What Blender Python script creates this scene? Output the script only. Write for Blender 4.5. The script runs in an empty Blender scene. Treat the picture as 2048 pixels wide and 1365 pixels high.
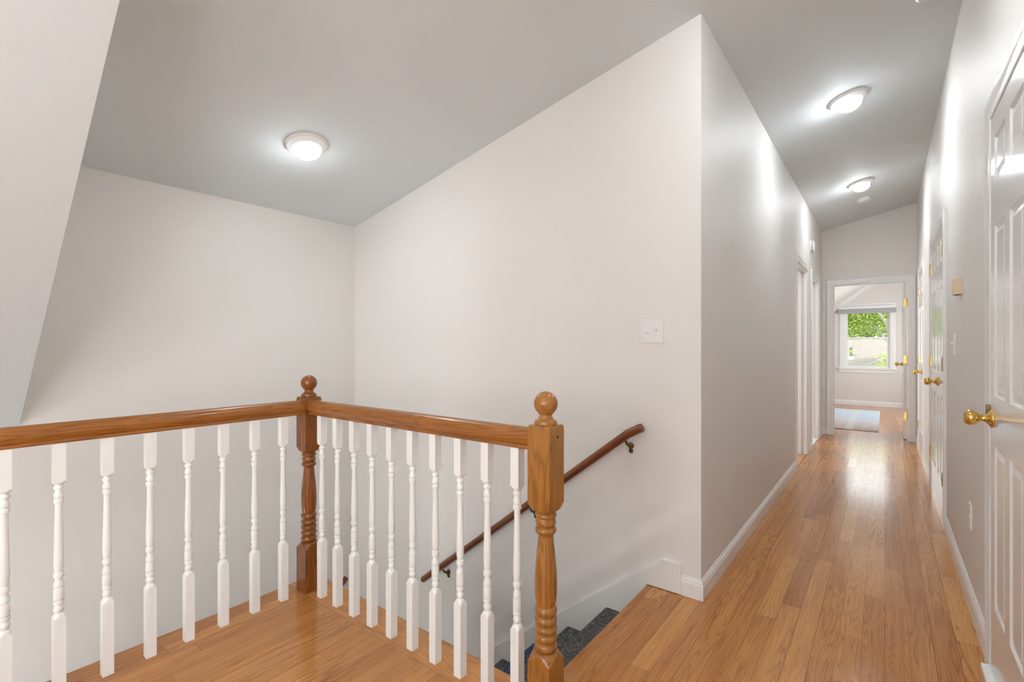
import bpy, bmesh, math, random
from mathutils import Vector, Matrix
random.seed(7)
S = bpy.context.scene
C = S.collection
PI = math.pi

# ------------------------------------------------------------------ plan (metres)
XL, XR = -0.689, 0.317            # hall walls
YB, XA = 2.358, -3.456            # stair wall, far stairwell wall
YE, YW = 7.86, 12.10              # hall end wall, bedroom window wall
YREAR = -2.5
EDGE_X, EDGE_Y, EDGE_L = -0.95, 1.395, -2.38   # floor edges round the stairwell
def zc(x): return 2.776 + 0.216 * (x - XL)     # low slope ceiling
YP, XP, ZP, KP = 0.412, XA, 0.799, 0.8168      # steep slope by the stairwell
def zp(x): return ZP + KP * (x - XP)
XV = -1.17                                      # where both slopes meet

# ------------------------------------------------------------------ helpers
def finish(bm, smooth=None):
    bmesh.ops.recalc_face_normals(bm, faces=bm.faces[:])
    me = bpy.data.meshes.new('m'); bm.to_mesh(me); bm.free()
    if smooth is not None:
        for p in me.polygons: p.use_smooth = True
        me.set_sharp_from_angle(angle=math.radians(smooth))
    return me
def obj(name, bm, mat, parent=None, smooth=None, kind=None, label=None, loc=None):
    me = finish(bm, smooth); me.name = name
    if mat: me.materials.append(mat)
    o = bpy.data.objects.new(name, me); C.objects.link(o)
    if parent: o.parent = parent
    if kind: o['kind'] = kind
    if label: o['label'] = label
    if loc: o.location = loc
    return o
def struct(name, bm, mat, parent=None, smooth=None): return obj(name, bm, mat, parent, smooth, 'structure')
def tag(o, label, cat, group=None):
    o['label'] = label; o['category'] = cat
    if group: o['group'] = group
    return o
def thing(name, label, cat, loc=(0, 0, 0), group=None, mat4=None):
    o = bpy.data.objects.new(name, None); C.objects.link(o); o.empty_display_size = .1
    if mat4 is not None: o.matrix_world = mat4
    else: o.location = loc
    return tag(o, label, cat, group)
def sempty(name):
    o = bpy.data.objects.new(name, None); C.objects.link(o); o.empty_display_size = .1
    o['kind'] = 'structure'; return o
def dup(root, label=None, group=None, loc=None, mat4=None):
    r = root.copy(); C.objects.link(r)
    if loc: r.location = loc
    if mat4 is not None: r.matrix_world = mat4
    if label: r['label'] = label
    if group: r['group'] = group
    for ch in list(root.children):
        c = ch.copy(); C.objects.link(c); c.parent = r
        for g in list(ch.children):
            d = g.copy(); C.objects.link(d); d.parent = c
    return r
def box(bm, x0, x1, y0, y1, z0, z1, M=None):
    vs = [Vector((x, y, z)) for x in (x0, x1) for y in (y0, y1) for z in (z0, z1)]
    if M is not None: vs = [M @ v for v in vs]
    v = [bm.verts.new(p) for p in vs]
    for f in ((0, 1, 3, 2), (4, 6, 7, 5), (0, 4, 5, 1), (2, 3, 7, 6), (0, 2, 6, 4), (1, 5, 7, 3)):
        bm.faces.new([v[i] for i in f])
    return bm
def bevel(bm, w, seg=2, angle=30):
    es = [e for e in bm.edges if len(e.link_faces) == 2 and e.calc_face_angle(0) > math.radians(angle)]
    bmesh.ops.bevel(bm, geom=es, offset=w, segments=seg, profile=.5, affect='EDGES', clamp_overlap=True)
    return bm
def bxb(w, *a, M=None):
    bm = bmesh.new(); box(bm, *a, M=M); return bevel(bm, w)
def poly(bm, pts): return bm.faces.new([bm.verts.new(p) for p in pts])
def prism(bm, prof, f0, f1):
    """prof: list of 2D points; f0/f1 map a 2D point to the two end positions"""
    a = [bm.verts.new(f0(*p)) for p in prof]; b = [bm.verts.new(f1(*p)) for p in prof]
    n = len(prof)
    for i in range(n): bm.faces.new((a[i], a[(i + 1) % n], b[(i + 1) % n], b[i]))
    bm.faces.new(a[::-1]); bm.faces.new(b)
    return bm
def rings(bm, rs, close=False, cap=True):
    vr = [[bm.verts.new(p) for p in r] for r in rs]
    n = len(vr[0]); m = len(vr)
    for i in range(m - (0 if close else 1)):
        a, b = vr[i], vr[(i + 1) % m]
        for k in range(n): bm.faces.new((a[k], a[(k + 1) % n], b[(k + 1) % n], b[k]))
    if cap and not close:
        bm.faces.new(vr[0][::-1]); bm.faces.new(vr[-1])
    return bm
def lathe(bm, prof, M=None, n=24, ax=Vector((0, 0, 1))):
    """prof: (r, h) along +Z, then moved by M"""
    rs = []
    for r, h in prof:
        ring = [Vector((max(r, 1e-5) * math.cos(2 * PI * k / n), max(r, 1e-5) * math.sin(2 * PI * k / n), h)) for k in range(n)]
        rs.append([M @ p for p in ring] if M is not None else ring)
    return rings(bm, rs)
def tube(bm, pts, r, n=12):
    pts = [Vector(p) for p in pts]; rs = []
    for i, p in enumerate(pts):
        d = (pts[min(i + 1, len(pts) - 1)] - pts[max(i - 1, 0)]).normalized()
        up = Vector((0, 0, 1)) if abs(d.z) < .95 else Vector((1, 0, 0))
        u = d.cross(up).normalized(); w = u.cross(d)
        rr = r[i] if isinstance(r, (list, tuple)) else r
        rs.append([p + (u * math.cos(2 * PI * k / n) + w * math.sin(2 * PI * k / n)) * rr for k in range(n)])
    return rings(bm, rs)
def turned(bm, segs, n=24):
    """segs: (kind 's' square / 'c' circle / 'x' square turned down to radius R, half width or radius, z)"""
    rs = []
    for kind, r, z, *R in segs:
        ring = []
        for k in range(n):
            a = 2 * PI * k / n; c, s = math.cos(a), math.sin(a)
            q = r if kind == 'c' else r / max(abs(c), abs(s))
            if R: q = min(q, R[0])
            ring.append(Vector((q * c, q * s, z)))
        rs.append(ring)
    return rings(bm, rs)

# ------------------------------------------------------------------ node materials
def mat(name, col=(.8, .8, .8), rough=.5, metal=0., spec=.5, coat=0., emit=None, estr=0.):
    m = bpy.data.materials.new(name); m.use_nodes = True
    b = m.node_tree.nodes['Principled BSDF']
    b.inputs['Base Color'].default_value = (*col, 1); b.inputs['Roughness'].default_value = rough
    b.inputs['Metallic'].default_value = metal; b.inputs['Specular IOR Level'].default_value = spec
    b.inputs['Coat Weight'].default_value = coat; b.inputs['Coat Roughness'].default_value = .08
    if emit: b.inputs['Emission Color'].default_value = (*emit, 1); b.inputs['Emission Strength'].default_value = estr
    return m
class NT:
    def __init__(s, m): s.t = m.node_tree; s.n = s.t.nodes; s.b = s.n['Principled BSDF']
    def new(s, ty, **kw):
        x = s.n.new(ty)
        for k, v in kw.items(): setattr(x, k, v)
        return x
    def link(s, a, b): s.t.links.new(a, b)
    def put(s, sock, v):
        if isinstance(v, bpy.types.NodeSocket): s.link(v, sock)
        elif v is not None: sock.default_value = v
    def math(s, op, a, b=None, c=None):
        x = s.new('ShaderNodeMath', operation=op)
        for i, v in enumerate((a, b, c)): s.put(x.inputs[i], v)
        return x.outputs[0]
    def vec(s, x, y, z):
        n = s.new('ShaderNodeCombineXYZ'); s.put(n.inputs[0], x); s.put(n.inputs[1], y); s.put(n.inputs[2], z); return n.outputs[0]
    def noise(s, v, scale=1., detail=2., rough=.5, dist=0.):
        n = s.new('ShaderNodeTexNoise'); s.put(n.inputs['Vector'], v)
        n.inputs['Scale'].default_value = scale; n.inputs['Detail'].default_value = detail
        n.inputs['Roughness'].default_value = rough; n.inputs['Distortion'].default_value = dist
        return n.outputs[0]
    def white(s, v):
        n = s.new('ShaderNodeTexWhiteNoise', noise_dimensions='3D'); s.put(n.inputs['Vector'], v); return n.outputs['Value']
    def ramp(s, f, stops):
        n = s.new('ShaderNodeValToRGB'); s.put(n.inputs[0], f); e = n.color_ramp.elements
        while len(e) < len(stops): e.new(.5)
        for i, (p, c) in enumerate(stops): e[i].position = p; e[i].color = (*c, 1) if len(c) == 3 else c
        return n.outputs[0]
    def mix(s, f, a, b, mode='MIX'):
        n = s.new('ShaderNodeMix', data_type='RGBA', blend_type=mode)
        s.put(n.inputs[0], f)
        for sock, v in ((n.inputs[6], a), (n.inputs[7], b)):
            if isinstance(v, tuple): v = (*v, 1) if len(v) == 3 else v
            s.put(sock, v)
        return n.outputs[2]
    def bump(s, h, strength=.2, dist=.002):
        n = s.new('ShaderNodeBump'); n.inputs['Strength'].default_value = strength; n.inputs['Distance'].default_value = dist
        s.link(h, n.inputs['Height']); s.link(n.outputs[0], s.b.inputs['Normal']); return n
    def pos(s): return s.new('ShaderNodeNewGeometry').outputs['Position']
    def objc(s): return s.new('ShaderNodeTexCoord').outputs['Object']
    def sep(s, v):
        n = s.new('ShaderNodeSeparateXYZ'); s.link(v, n.inputs[0]); return n.outputs

def paint(name, col, rough, bump=.06):
    m = mat(name, col, rough, spec=.35); t = NT(m)
    p = t.pos(); n = t.noise(p, 90, 3); t.bump(n, bump, .003)
    n2 = t.noise(p, 1.1, 2)
    f = t.math('MULTIPLY', n2, .06)
    t.link(t.mix(f, col, tuple(c * .9 for c in col)), t.b.inputs['Base Color'])
    return m
M_wall = paint('wall_paint', (.775, .750, .718), .55)
M_ceil = paint('ceiling_paint', (.735, .775, .79), .7)
M_bedwall = paint('bedroom_wall_paint', (.72, .69, .66), .5)
M_trim = mat('white_trim_paint', (.82, .82, .81), .28)
M_door = mat('white_door_paint', (.80, .795, .785), .16, coat=.35)
t = NT(M_door); p = t.sep(t.pos())
n = t.noise(t.vec(t.math('MULTIPLY', p[1], 14.), t.math('MULTIPLY', p[2], 1.2), p[0]), 7, 4, .6, .8)
t.bump(n, .12, .0014)
M_bal = mat('white_baluster_paint', (.86, .862, .845), .32)
M_brass = mat('polished_brass', (.78, .53, .15), .16, 1.)
M_dbrass = mat('antique_brass', (.17, .115, .05), .38, .9)
M_hinge = mat('hinge_brass', (.50, .34, .12), .3, 1.)
M_hole = mat('dark_hole', (.03, .025, .02), .8)
M_slot = mat('dark_slot', (.05, .05, .05), .7)
M_plast = mat('white_plastic', (.80, .79, .775), .35)
M_beige = mat('beige_plastic', (.72, .56, .36), .4)
M_lampw = mat('white_enamel_ring', (.93, .93, .92), .35)
M_dome = mat('lit_opal_glass', (.9, .9, .9), .3, emit=(.885, .952, 1.), estr=40.)
M_dome_h = mat('lit_opal_glass_hall', (.9, .9, .9), .3, emit=(.885, .952, 1.), estr=40.)
M_tile = mat('white_floor_tile', (.8, .8, .78), .3)

for mm_, kk in ((M_dome, .90), (M_dome_h, 1.65)):     # a bulb behind opal glass: the sides glow less than the bottom
    t = NT(mm_); nz = t.sep(t.new('ShaderNodeNewGeometry').outputs['Normal'])[2]
    k = t.math('MULTIPLY', nz, -1.); k.node.use_clamp = True
    t.link(t.math('MULTIPLY_ADD', t.math('POWER', k, 2.8), 104. * kk, 1.6 * kk), t.b.inputs['Emission Strength'])

def floor_wood():
    m = mat('oak_strip_floor', (.5, .25, .1), .2, coat=.12, spec=.42); t = NT(m)
    x, y, z = t.sep(t.pos())
    a = t.math('GREATER_THAN', y, 1.236); b = t.math('LESS_THAN', x, -.90); msk = t.math('MULTIPLY', a, b)
    c = t.math('LESS_THAN', y, 1.5); msk = t.math('MULTIPLY', msk, c)
    inv = t.math('SUBTRACT', 1., msk)
    yo = t.math('SUBTRACT', y, 1.236)
    u = t.math('ADD', t.math('MULTIPLY', x, inv), t.math('MULTIPLY', t.math('MULTIPLY', yo, .44), msk))
    v = t.math('ADD', t.math('MULTIPLY', y, inv), t.math('MULTIPLY', t.math('MULTIPLY', x, .9), msk))
    W = .0762
    uw = t.math('DIVIDE', u, W); iu = t.math('FLOOR', uw); fu = t.math('FRACT', uw)
    r1 = t.white(t.vec(iu, t.math('MULTIPLY', msk, 9.), 3.3)); r2 = t.white(t.vec(iu, 7.7, 1.))
    L = t.math('MULTIPLY_ADD', r2, .7, .65)
    vl = t.math('DIVIDE', t.math('MULTIPLY_ADD', r1, 5.3, v), L); iv = t.math('FLOOR', vl); fv = t.math('FRACT', vl)
    rb = t.white(t.vec(iu, iv, 1.7)); rc = t.white(t.vec(iv, iu, 8.1))
    # growth rings: contour lines of a stretched noise
    n = t.noise(t.vec(t.math('MULTIPLY_ADD', rb, 31., t.math('MULTIPLY', u, 11.)), t.math('MULTIPLY', v, .62), t.math('MULTIPLY', rc, 40.)), 1., 2.2, .5, .08)
    ring = t.math('FRACT', t.math('MULTIPLY', n, 25.))
    ring = t.math('ABSOLUTE', t.math('MULTIPLY_ADD', ring, 2., -1.))
    ring = t.math('POWER', ring, 4.2)
    fine = t.noise(t.vec(t.math('MULTIPLY', u, 260.), t.math('MULTIPLY', v, 6.), rb), 1., 3, .6)
    fine = t.math('POWER', fine, 1.6)
    mid = t.noise(t.vec(t.math('MULTIPLY', u, 55.), t.math('MULTIPLY', v, 2.), rc), 1., 3, .55)
    base = t.ramp(rb, [(0., (.33, .125, .033)), (.12, (.50, .195, .055)), (.35, (.58, .255, .072)), (.6, (.66, .305, .092)), (.8, (.54, .225, .066)), (1., (.75, .385, .125))])
    g = t.math('MULTIPLY', ring, t.math('MULTIPLY_ADD', t.math('POWER', rc, 1.7), .62, .28))
    col = t.mix(g, base, (.19, .055, .010))
    col = t.mix(t.math('MULTIPLY', fine, 1.05), col, (.22, .070, .014))
    col = t.mix(t.math('MULTIPLY', t.math('SUBTRACT', mid, .42), 1.1), col, (.66, .31, .085))
    # joints
    du = t.math('MINIMUM', fu, t.math('SUBTRACT', 1., fu)); sv = t.math('MULTIPLY', t.math('MINIMUM', fv, t.math('SUBTRACT', 1., fv)), 14.)
    s1 = t.math('LESS_THAN', du, t.math('MULTIPLY_ADD', t.math('GREATER_THAN', r2, .86), .014, .009)); s2 = t.math('LESS_THAN', sv, .012)
    seam = t.math('MAXIMUM', s1, s2)
    col = t.mix(t.math('MULTIPLY', seam, .7), col, (.09, .035, .012))
    t.link(col, t.b.inputs['Base Color'])
    rgh = t.math('MULTIPLY_ADD', t.noise(t.pos(), 5., 2), .08, .13); t.link(rgh, t.b.inputs['Roughness'])
    h = t.math('SUBTRACT', t.math('MULTIPLY_ADD', ring, -.35, t.math('MULTIPLY', rb, .6)), t.math('MULTIPLY', seam, 1.2))
    h = t.math('ADD', h, t.math('MULTIPLY', t.noise(t.vec(t.math('MULTIPLY', x, 9.), t.math('MULTIPLY', y, 5.), 0.), 1., 2), 2.2))
    bn = t.bump(h, .085, .0014); t.link(bn.outputs[0], t.b.inputs['Coat Normal'])
    return m
M_floor = floor_wood()

def wood(name, lo, hi, dark, axis=2, rough=.3, freq=1., coat=.2):
    m = mat(name, hi, rough, coat=coat); t = NT(m)
    tc = t.objc(); o = t.sep(tc)
    ld = o[axis]; others = [o[i] for i in range(3) if i != axis]
    n = t.noise(t.vec(t.math('MULTIPLY', others[0], 16. * freq), t.math('MULTIPLY', others[1], 16. * freq), t.math('MULTIPLY', ld, 1.8)), 1., 2, .5, .3)
    ring = t.math('ABSOLUTE', t.math('MULTIPLY_ADD', t.math('FRACT', t.math('MULTIPLY', n, 11.)), 2., -1.)); ring = t.math('POWER', ring, 2.5)
    fine = t.noise(t.vec(t.math('MULTIPLY', others[0], 420.), t.math('MULTIPLY', others[1], 420.), t.math('MULTIPLY', ld, 10.)), 1., 3, .6)
    big = t.noise(tc, 6., 2)
    col = t.mix(big, lo, hi)
    col = t.mix(t.math('MULTIPLY', ring, .6), col, dark)
    col = t.mix(t.math('MULTIPLY', t.math('POWER', fine, 1.7), .7), col, dark)
    t.link(col, t.b.inputs['Base Color']); t.bump(fine, .12, .001)
    return m
M_newel = wood('oak_newel', (.37, .148, .025), (.49, .220, .044), (.16, .050, .009))
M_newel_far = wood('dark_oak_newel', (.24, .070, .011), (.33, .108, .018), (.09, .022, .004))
M_railX = wood('oak_rail_along_stairs', (.33, .112, .016), (.44, .168, .030), (.12, .034, .006), axis=0)
M_railY = wood('oak_rail_along_landing', (.33, .112, .016), (.44, .168, .030), (.12, .034, .006), axis=1)
M_wallrail = wood('mahogany_stained_rail', (.17, .040, .008), (.27, .075, .016), (.07, .016, .004), axis=0, rough=.25)

def carpet(name, c1, c2, c3):
    m = mat(name, c1, .95, spec=.1); t = NT(m); p = t.pos()
    w = t.new('ShaderNodeTexVoronoi'); t.link(p, w.inputs['Vector']); w.inputs['Scale'].default_value = 330
    r = t.white(t.new('ShaderNodeSeparateXYZ').outputs[0]) if False else w.outputs['Color']
    s = t.sep(r)
    col = t.ramp(s[0], [(0., c1), (.45, c2), (.8, c3), (1., (.46, .44, .40))])
    t.link(col, t.b.inputs['Base Color'])
    t.bump(w.outputs['Distance'], .9, .004); return m
M_carpet = carpet('charcoal_carpet', (.035, .037, .04), (.085, .088, .09), (.16, .16, .155))
M_carpet_b = carpet('carpet_tinted_blue', (.012, .035, .085), (.03, .075, .17), (.06, .12, .24))

# ================================================================== SETTING
# floor of the landing and the hall, one slab with the stairwell cut out
bm = bmesh.new()
out = [(XA, YREAR), (XR, YREAR), (XR, YE + .14), (XL, YE + .14), (XL, YB), (EDGE_X, YB), (EDGE_X, EDGE_Y), (EDGE_L, EDGE_Y), (EDGE_L, -.62), (XA, -.62)]
prism(bm, out, lambda x, y: Vector((x, y, -.24)), lambda x, y: Vector((x, y, 0)))
floor = struct('floor', bm, M_floor)
md = floor.modifiers.new('b', 'BEVEL'); md.width = .006; md.segments = 2; md.limit_method = 'ANGLE'
bm = bmesh.new(); box(bm, -4.2, 1.6, YE + .14, YW + .02, -.24, 0); struct('floor_bedroom', bm, M_floor)
bm = bmesh.new(); box(bm, -3., XL, 4.5, 6.42, -.24, 0); struct('floor_side_room', bm, M_floor)
bm = bmesh.new(); box(bm, -3., XL, 6.46, YE, -.24, .004); struct('floor_bathroom', bm, M_tile)
bm = bmesh.new(); box(bm, XA - .05, XR + .05, YREAR - .05, YB + .05, -2.95, -2.9); struct('floor_downstairs', bm, M_carpet)

# ceilings
bm = bmesh.new()
poly(bm, [(x, y, zc(x)) for x, y in ((XA, YP), (XV, YP), (XV, YREAR), (XR, YREAR), (XR, YE), (XL, YE), (XL, YB), (XA, YB))])
ceil = struct('ceiling', bm, M_ceil)
bm = bmesh.new()
poly(bm, [(XA, YREAR, zp(XA)), (XV, YREAR, zp(XV)), (XV, YP, zp(XV)), (XA, YP, zp(XA))])
struct('ceiling_slope', bm, M_ceil)
bm = bmesh.new()      # cheek between the steep slope and the low one
poly(bm, [(XA, YP, zp(XA)), (XV, YP, zc(XV)), (XA, YP, zc(XA))])
struct('wall_cheek', bm, M_wall)

def wall(name, P, a0, a1, z0, top, holes=(), m=M_wall, cuts=()):
    """P(a,z)->world; top(a) height; holes: (a0,a1,z0,z1)"""
    bm = bmesh.new()
    aa = sorted({a0, a1, *cuts, *[h[0] for h in holes], *[h[1] for h in holes]})
    for i in range(len(aa) - 1):
        s, e = aa[i], aa[i + 1]; mid = (s + e) / 2
        hs = sorted([h for h in holes if h[0] < mid < h[1]], key=lambda h: h[2])
        z = z0
        for h in hs:
            if h[2] > z + 1e-6: poly(bm, [P(s, z), P(e, z), P(e, h[2]), P(s, h[2])])
            z = h[3]
        poly(bm, [P(s, z), P(e, z), P(e, top(e)), P(s, top(s))])
    bmesh.ops.remove_doubles(bm, verts=bm.verts, dist=1e-5)
    return struct(name, bm, m)
fx = lambda X: (lambda a, z: Vector((X, a, z)))
fy = lambda Y: (lambda a, z: Vector((a, Y, z)))
H_ = 2.045
D1 = (1.865, 2.497); D2 = (4.285, 5.405); D3 = (6.42, 7.27)     # doors of the right wall
L1 = (5.45, 6.27); L2 = (6.67, 7.43)                            # openings of the left wall
E1 = (-.567, .252)                                              # bedroom doorway
wall('wall_stair', fy(YB), XA, XL, -2.9, zc)
wall('wall_stairwell', fx(XA), YP, YB, -2.9, lambda a: zc(XA))
wall('wall_knee', fx(XA), YREAR, YP, -2.9, lambda a: zp(XA))
wall('wall_left', fx(XL), YB, YE, 0, lambda a: zc(XL), [(*L1, 0, H_), (*L2, 0, H_)])
wall('wall_right', fx(XR), YREAR, YE, 0, lambda a: zc(XR), [(-1.95, -.85, .8, 2.0), (*D1, 0, H_), (*D2, 0, H_), (*D3, 0, H_)])
wall('wall_end', fy(YE), XL, XR, 0, zc, [(*E1, 0, H_ - .01)])
wall('wall_rear_upper', fy(YREAR), XV, XR, 0, zc, [(-1.0, .1, .75, 2.1)])
wall('wall_rear', fy(YREAR), XA, XV, -2.9, zp, [(-2.9, -1.5, .2, 1.2)] if False else [])
wall('wall_under_landing', fy(EDGE_Y - .03), EDGE_L, EDGE_X, -2.9, lambda a: -.03)
wall('wall_under_edge', fx(EDGE_L + .03), -.62, EDGE_Y - .03, -2.9, lambda a: -.03)
wall('wall_under_hall', fx(EDGE_X + .02), EDGE_Y - .03, YB, -2.9, lambda a: -.03)
# bedroom shell
BXL, BXR, KB = -1.35, 1.5, .752
def zb(x): return min(2.62, 2.0 + KB * (x + .861))
wall('wall_bedroom_window', fy(YW), BXL, BXR, 0, lambda a: 2.62 if a > -.036 else 2.0 + KB * (a + .861),
     [(-.66, .076, .76, 1.98)], M_bedwall, (-.036,))
wall('wall_bedroom_left', fx(BXL), YE + .12, YW, 0, lambda a: zb(BXL), (), M_bedwall)
wall('wall_bedroom_right', fx(BXR), YE + .12, YW, 0, lambda a: 2.62, [(9.2, 10.9, .7, 2.0)], M_bedwall)
wall('wall_bedroom_near', fy(YE + .12), BXL, BXR, 0, lambda a: zb(a) if a < -.036 else 2.62, [(*E1, 0, H_ - .01)], M_bedwall, (-.036,))
bm = bmesh.new()
xk = -.036
poly(bm, [(BXL, YE + .12, zb(BXL)), (xk, YE + .12, 2.62), (xk, YW, 2.62), (BXL, YW, zb(BXL))])
poly(bm, [(xk, YE + .12, 2.62), (BXR, YE + .12, 2.62), (BXR, YW, 2.62), (xk, YW, 2.62)])
bmesh.ops.remove_doubles(bm, verts=bm.verts, dist=1e-5)
struct('ceiling_bedroom', bm, M_bedwall)
# strip along the slope on the window wall
bm = bmesh.new()
prism(bm, [(-1.34, 2.0 + KB * (-1.34 + .861) - .0005), (-.05, 2.0 + KB * (-.05 + .861) - .0005), (-.05, 2.0 + KB * (-.05 + .861) - .10), (-1.34, 2.0 + KB * (-1.34 + .861) - .10)],
      lambda a, z: Vector((a, YW - .05, z)), lambda a, z: Vector((a, YW - .001, z)))
struct('trim_1', bm, M_trim)
# the two rooms off the left wall
def room(n, y0, y1, hole):
    bm = bmesh.new(); X0, X1, Z = -2.9, XL - .12, 2.45
    poly(bm, [(X0, y0, 0), (X1, y0, 0), (X1, y0, Z), (X0, y0, Z)]); poly(bm, [(X0, y1, 0), (X1, y1, 0), (X1, y1, Z), (X0, y1, Z)])
    poly(bm, [(X0, y0, Z), (X1, y0, Z), (X1, y1, Z), (X0, y1, Z)])
    poly(bm, [(X0, y0, 0), (X0, y1, 0), (X0, y1, Z), (X0, y0, Z)])
    for s, e in ((y0, hole[0]), (hole[1], y1)):
        poly(bm, [(X1, s, 0), (X1, e, 0), (X1, e, Z), (X1, s, Z)])
    poly(bm, [(X1, hole[0], H_), (X1, hole[1], H_), (X1, hole[1], Z), (X1, hole[0], Z)])
    struct(n, bm, M_bedwall)
room('wall_side_room', 4.55, 6.42, L1); room('wall_bathroom', 6.46, 7.84, L2)

# ------------------------------------------------------------------ trims
CAS = [(0, 0), (0, .010), (.006, .013), (.018, .013), (.022, .010), (.040, .012), (.046, .016), (.060, .018), (.066, .014), (.066, 0)]
def casing(bm, P, a0, a1, z1, z0=0., closed=False, prof=CAS):
    """U-shaped (or closed) mitred casing; P(a, z, t)"""
    rs = []
    for o, tt in prof: rs.append((o, tt))
    def ring(fa, fz): return [P(fa(o), fz(o), tt) for o, tt in rs]
    R = [ring(lambda o: a0 - o, lambda o: z0 - (o if closed else 0)), ring(lambda o: a0 - o, lambda o: z1 + o),
         ring(lambda o: a1 + o, lambda o: z1 + o), ring(lambda o: a1 + o, lambda o: z0 - (o if closed else 0))]
    rings(bm, R, close=closed)
    return bm
PR = lambda a, z, tt: Vector((XR - tt, a, z))
PL = lambda a, z, tt: Vector((XL + tt, a, z))
PE = lambda a, z, tt: Vector((a, YE - tt, z))
PEb = lambda a, z, tt: Vector((a, YE + .12 + tt, z))
PWi = lambda a, z, tt: Vector((a, YW - tt, z))
def jamb(bm, f, a0, a1, z1, t0, t1, w=.02):
    """lining boards in an opening; f(a,z,t)"""
    for s, e, zz0, zz1 in ((a0, a0 + w, 0, z1 - w), (a1 - w, a1, 0, z1 - w), (a0, a1, z1 - w, z1)):
        vs = [bm.verts.new(f(a, z, q)) for a in (s, e) for z in (zz0, zz1) for q in (t0, t1)]
        for fc in ((0, 1, 3, 2), (4, 6, 7, 5), (0, 4, 5, 1), (2, 3, 7, 6), (0, 2, 6, 4), (1, 5, 7, 3)): bm.faces.new([vs[i] for i in fc])
def stop(bm, f, a0, a1, z1, t0, t1, w=.034):
    jamb(bm, f, a0, a1, z1, t0, t1, w)
# left doorways
for k, L in ((2, L1), (3, L2)):
    bm = bmesh.new(); casing(bm, PL, L[0] + .006, L[1] - .006, H_ - .006)
    jamb(bm, PL, L[0], L[1], H_, -.13, .001); stop(bm, PL, L[0], L[1], H_, -.085, -.05)
    struct('trim_%d' % k, bm, M_trim, smooth=30)
# hinge barrels at the edge of the first left doorway
o = bpy.data.objects['trim_2']
for z in (.32, 1.03, 1.79):
    bm = bmesh.new(); lathe(bm, [(.006, -.045), (.006, .045)], Matrix.Translation((XL - .006, L1[0] + .027, z)), 12); obj('hinge', bm, M_dbrass, o, 40)
# baseboards
BB = [(0, 0), (.014, 0), (.014, .066), (.011, .074), (.011, .080), (.006, .087), (.004, .094), (0, .094)]
def base_y(name, X, sgn, segs):
    bm = bmesh.new()
    for a, b in segs: prism(bm, BB, lambda q, z: Vector((X + sgn * q, a, z)), lambda q, z: Vector((X + sgn * q, b, z)))
    return struct(name, bm, M_trim)
base_y('baseboard_right', XR, -1, [(2.58, 4.21), (5.48, 6.35), (7.34, YE)])
bm = bmesh.new()
prism(bm, BB, lambda q, z: Vector((XL + q, YB - q, z)), lambda q, z: Vector((XL + q, L1[0] - .062, z)))
for a, b in ((L1[1] + .062, L2[0] - .062), (L2[1] + .062, YE)):
    prism(bm, BB, lambda q, z: Vector((XL + q, a, z)), lambda q, z: Vector((XL + q, b, z)))
struct('baseboard_left', bm, M_trim)
bm = bmesh.new()
prism(bm, BB, lambda q, z: Vector((-.779, YB - q, z)), lambda q, z: Vector((XL + q, YB - q, z)))
struct('baseboard_stair', bm, M_trim)
bm = bmesh.new()
for a, b in ((XL + .002, E1[0] - .06), (E1[1] + .06, XR - .002)):
    prism(bm, BB, lambda q, z: Vector((a, YE - q, z)), lambda q, z: Vector((b, YE - q, z)))
struct('baseboard_end', bm, M_trim)
bm = bmesh.new()
prism(bm, BB, lambda q, z: Vector((BXL, YW - q, z)), lambda q, z: Vector((BXR, YW - q, z)))
struct('baseboard_bedroom', bm, M_trim)
# skirt board running down the stairs
sl = -.782
bm = bmesh.new()
pr = [(-.779, .004), (-.779, .150), (-.872, .150), (-3.0, .150 + (3.0 - .872) * sl), (-3.0, .150 + (3.0 - .872) * sl - .34), (EDGE_X, -.19), (EDGE_X, .004)]
prism(bm, pr, lambda a, z: Vector((a, YB - .020, z)), lambda a, z: Vector((a, YB - .0005, z)))
struct('trim_4', bm, M_trim)
# bedroom doorway
bm = bmesh.new(); casing(bm, PE, E1[0] + .004, E1[1] - .016, H_ - .016)
jamb(bm, PE, E1[0], E1[1], H_ - .01, -.121, .001, .016); stop(bm, PE, E1[0], E1[1], H_ - .01, -.07, -.035, .021)
casing(bm, PEb, E1[0] + .004, E1[1] - .016, H_ - .016)
struct('trim_5', bm, M_trim, smooth=30)
# white saddle under the near door
bm = bxb(.004, XR - .034, XR + .10, D1[0] - .05, D1[1] + .004, -.001, .018); struct('trim_6', bm, M_trim)

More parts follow.
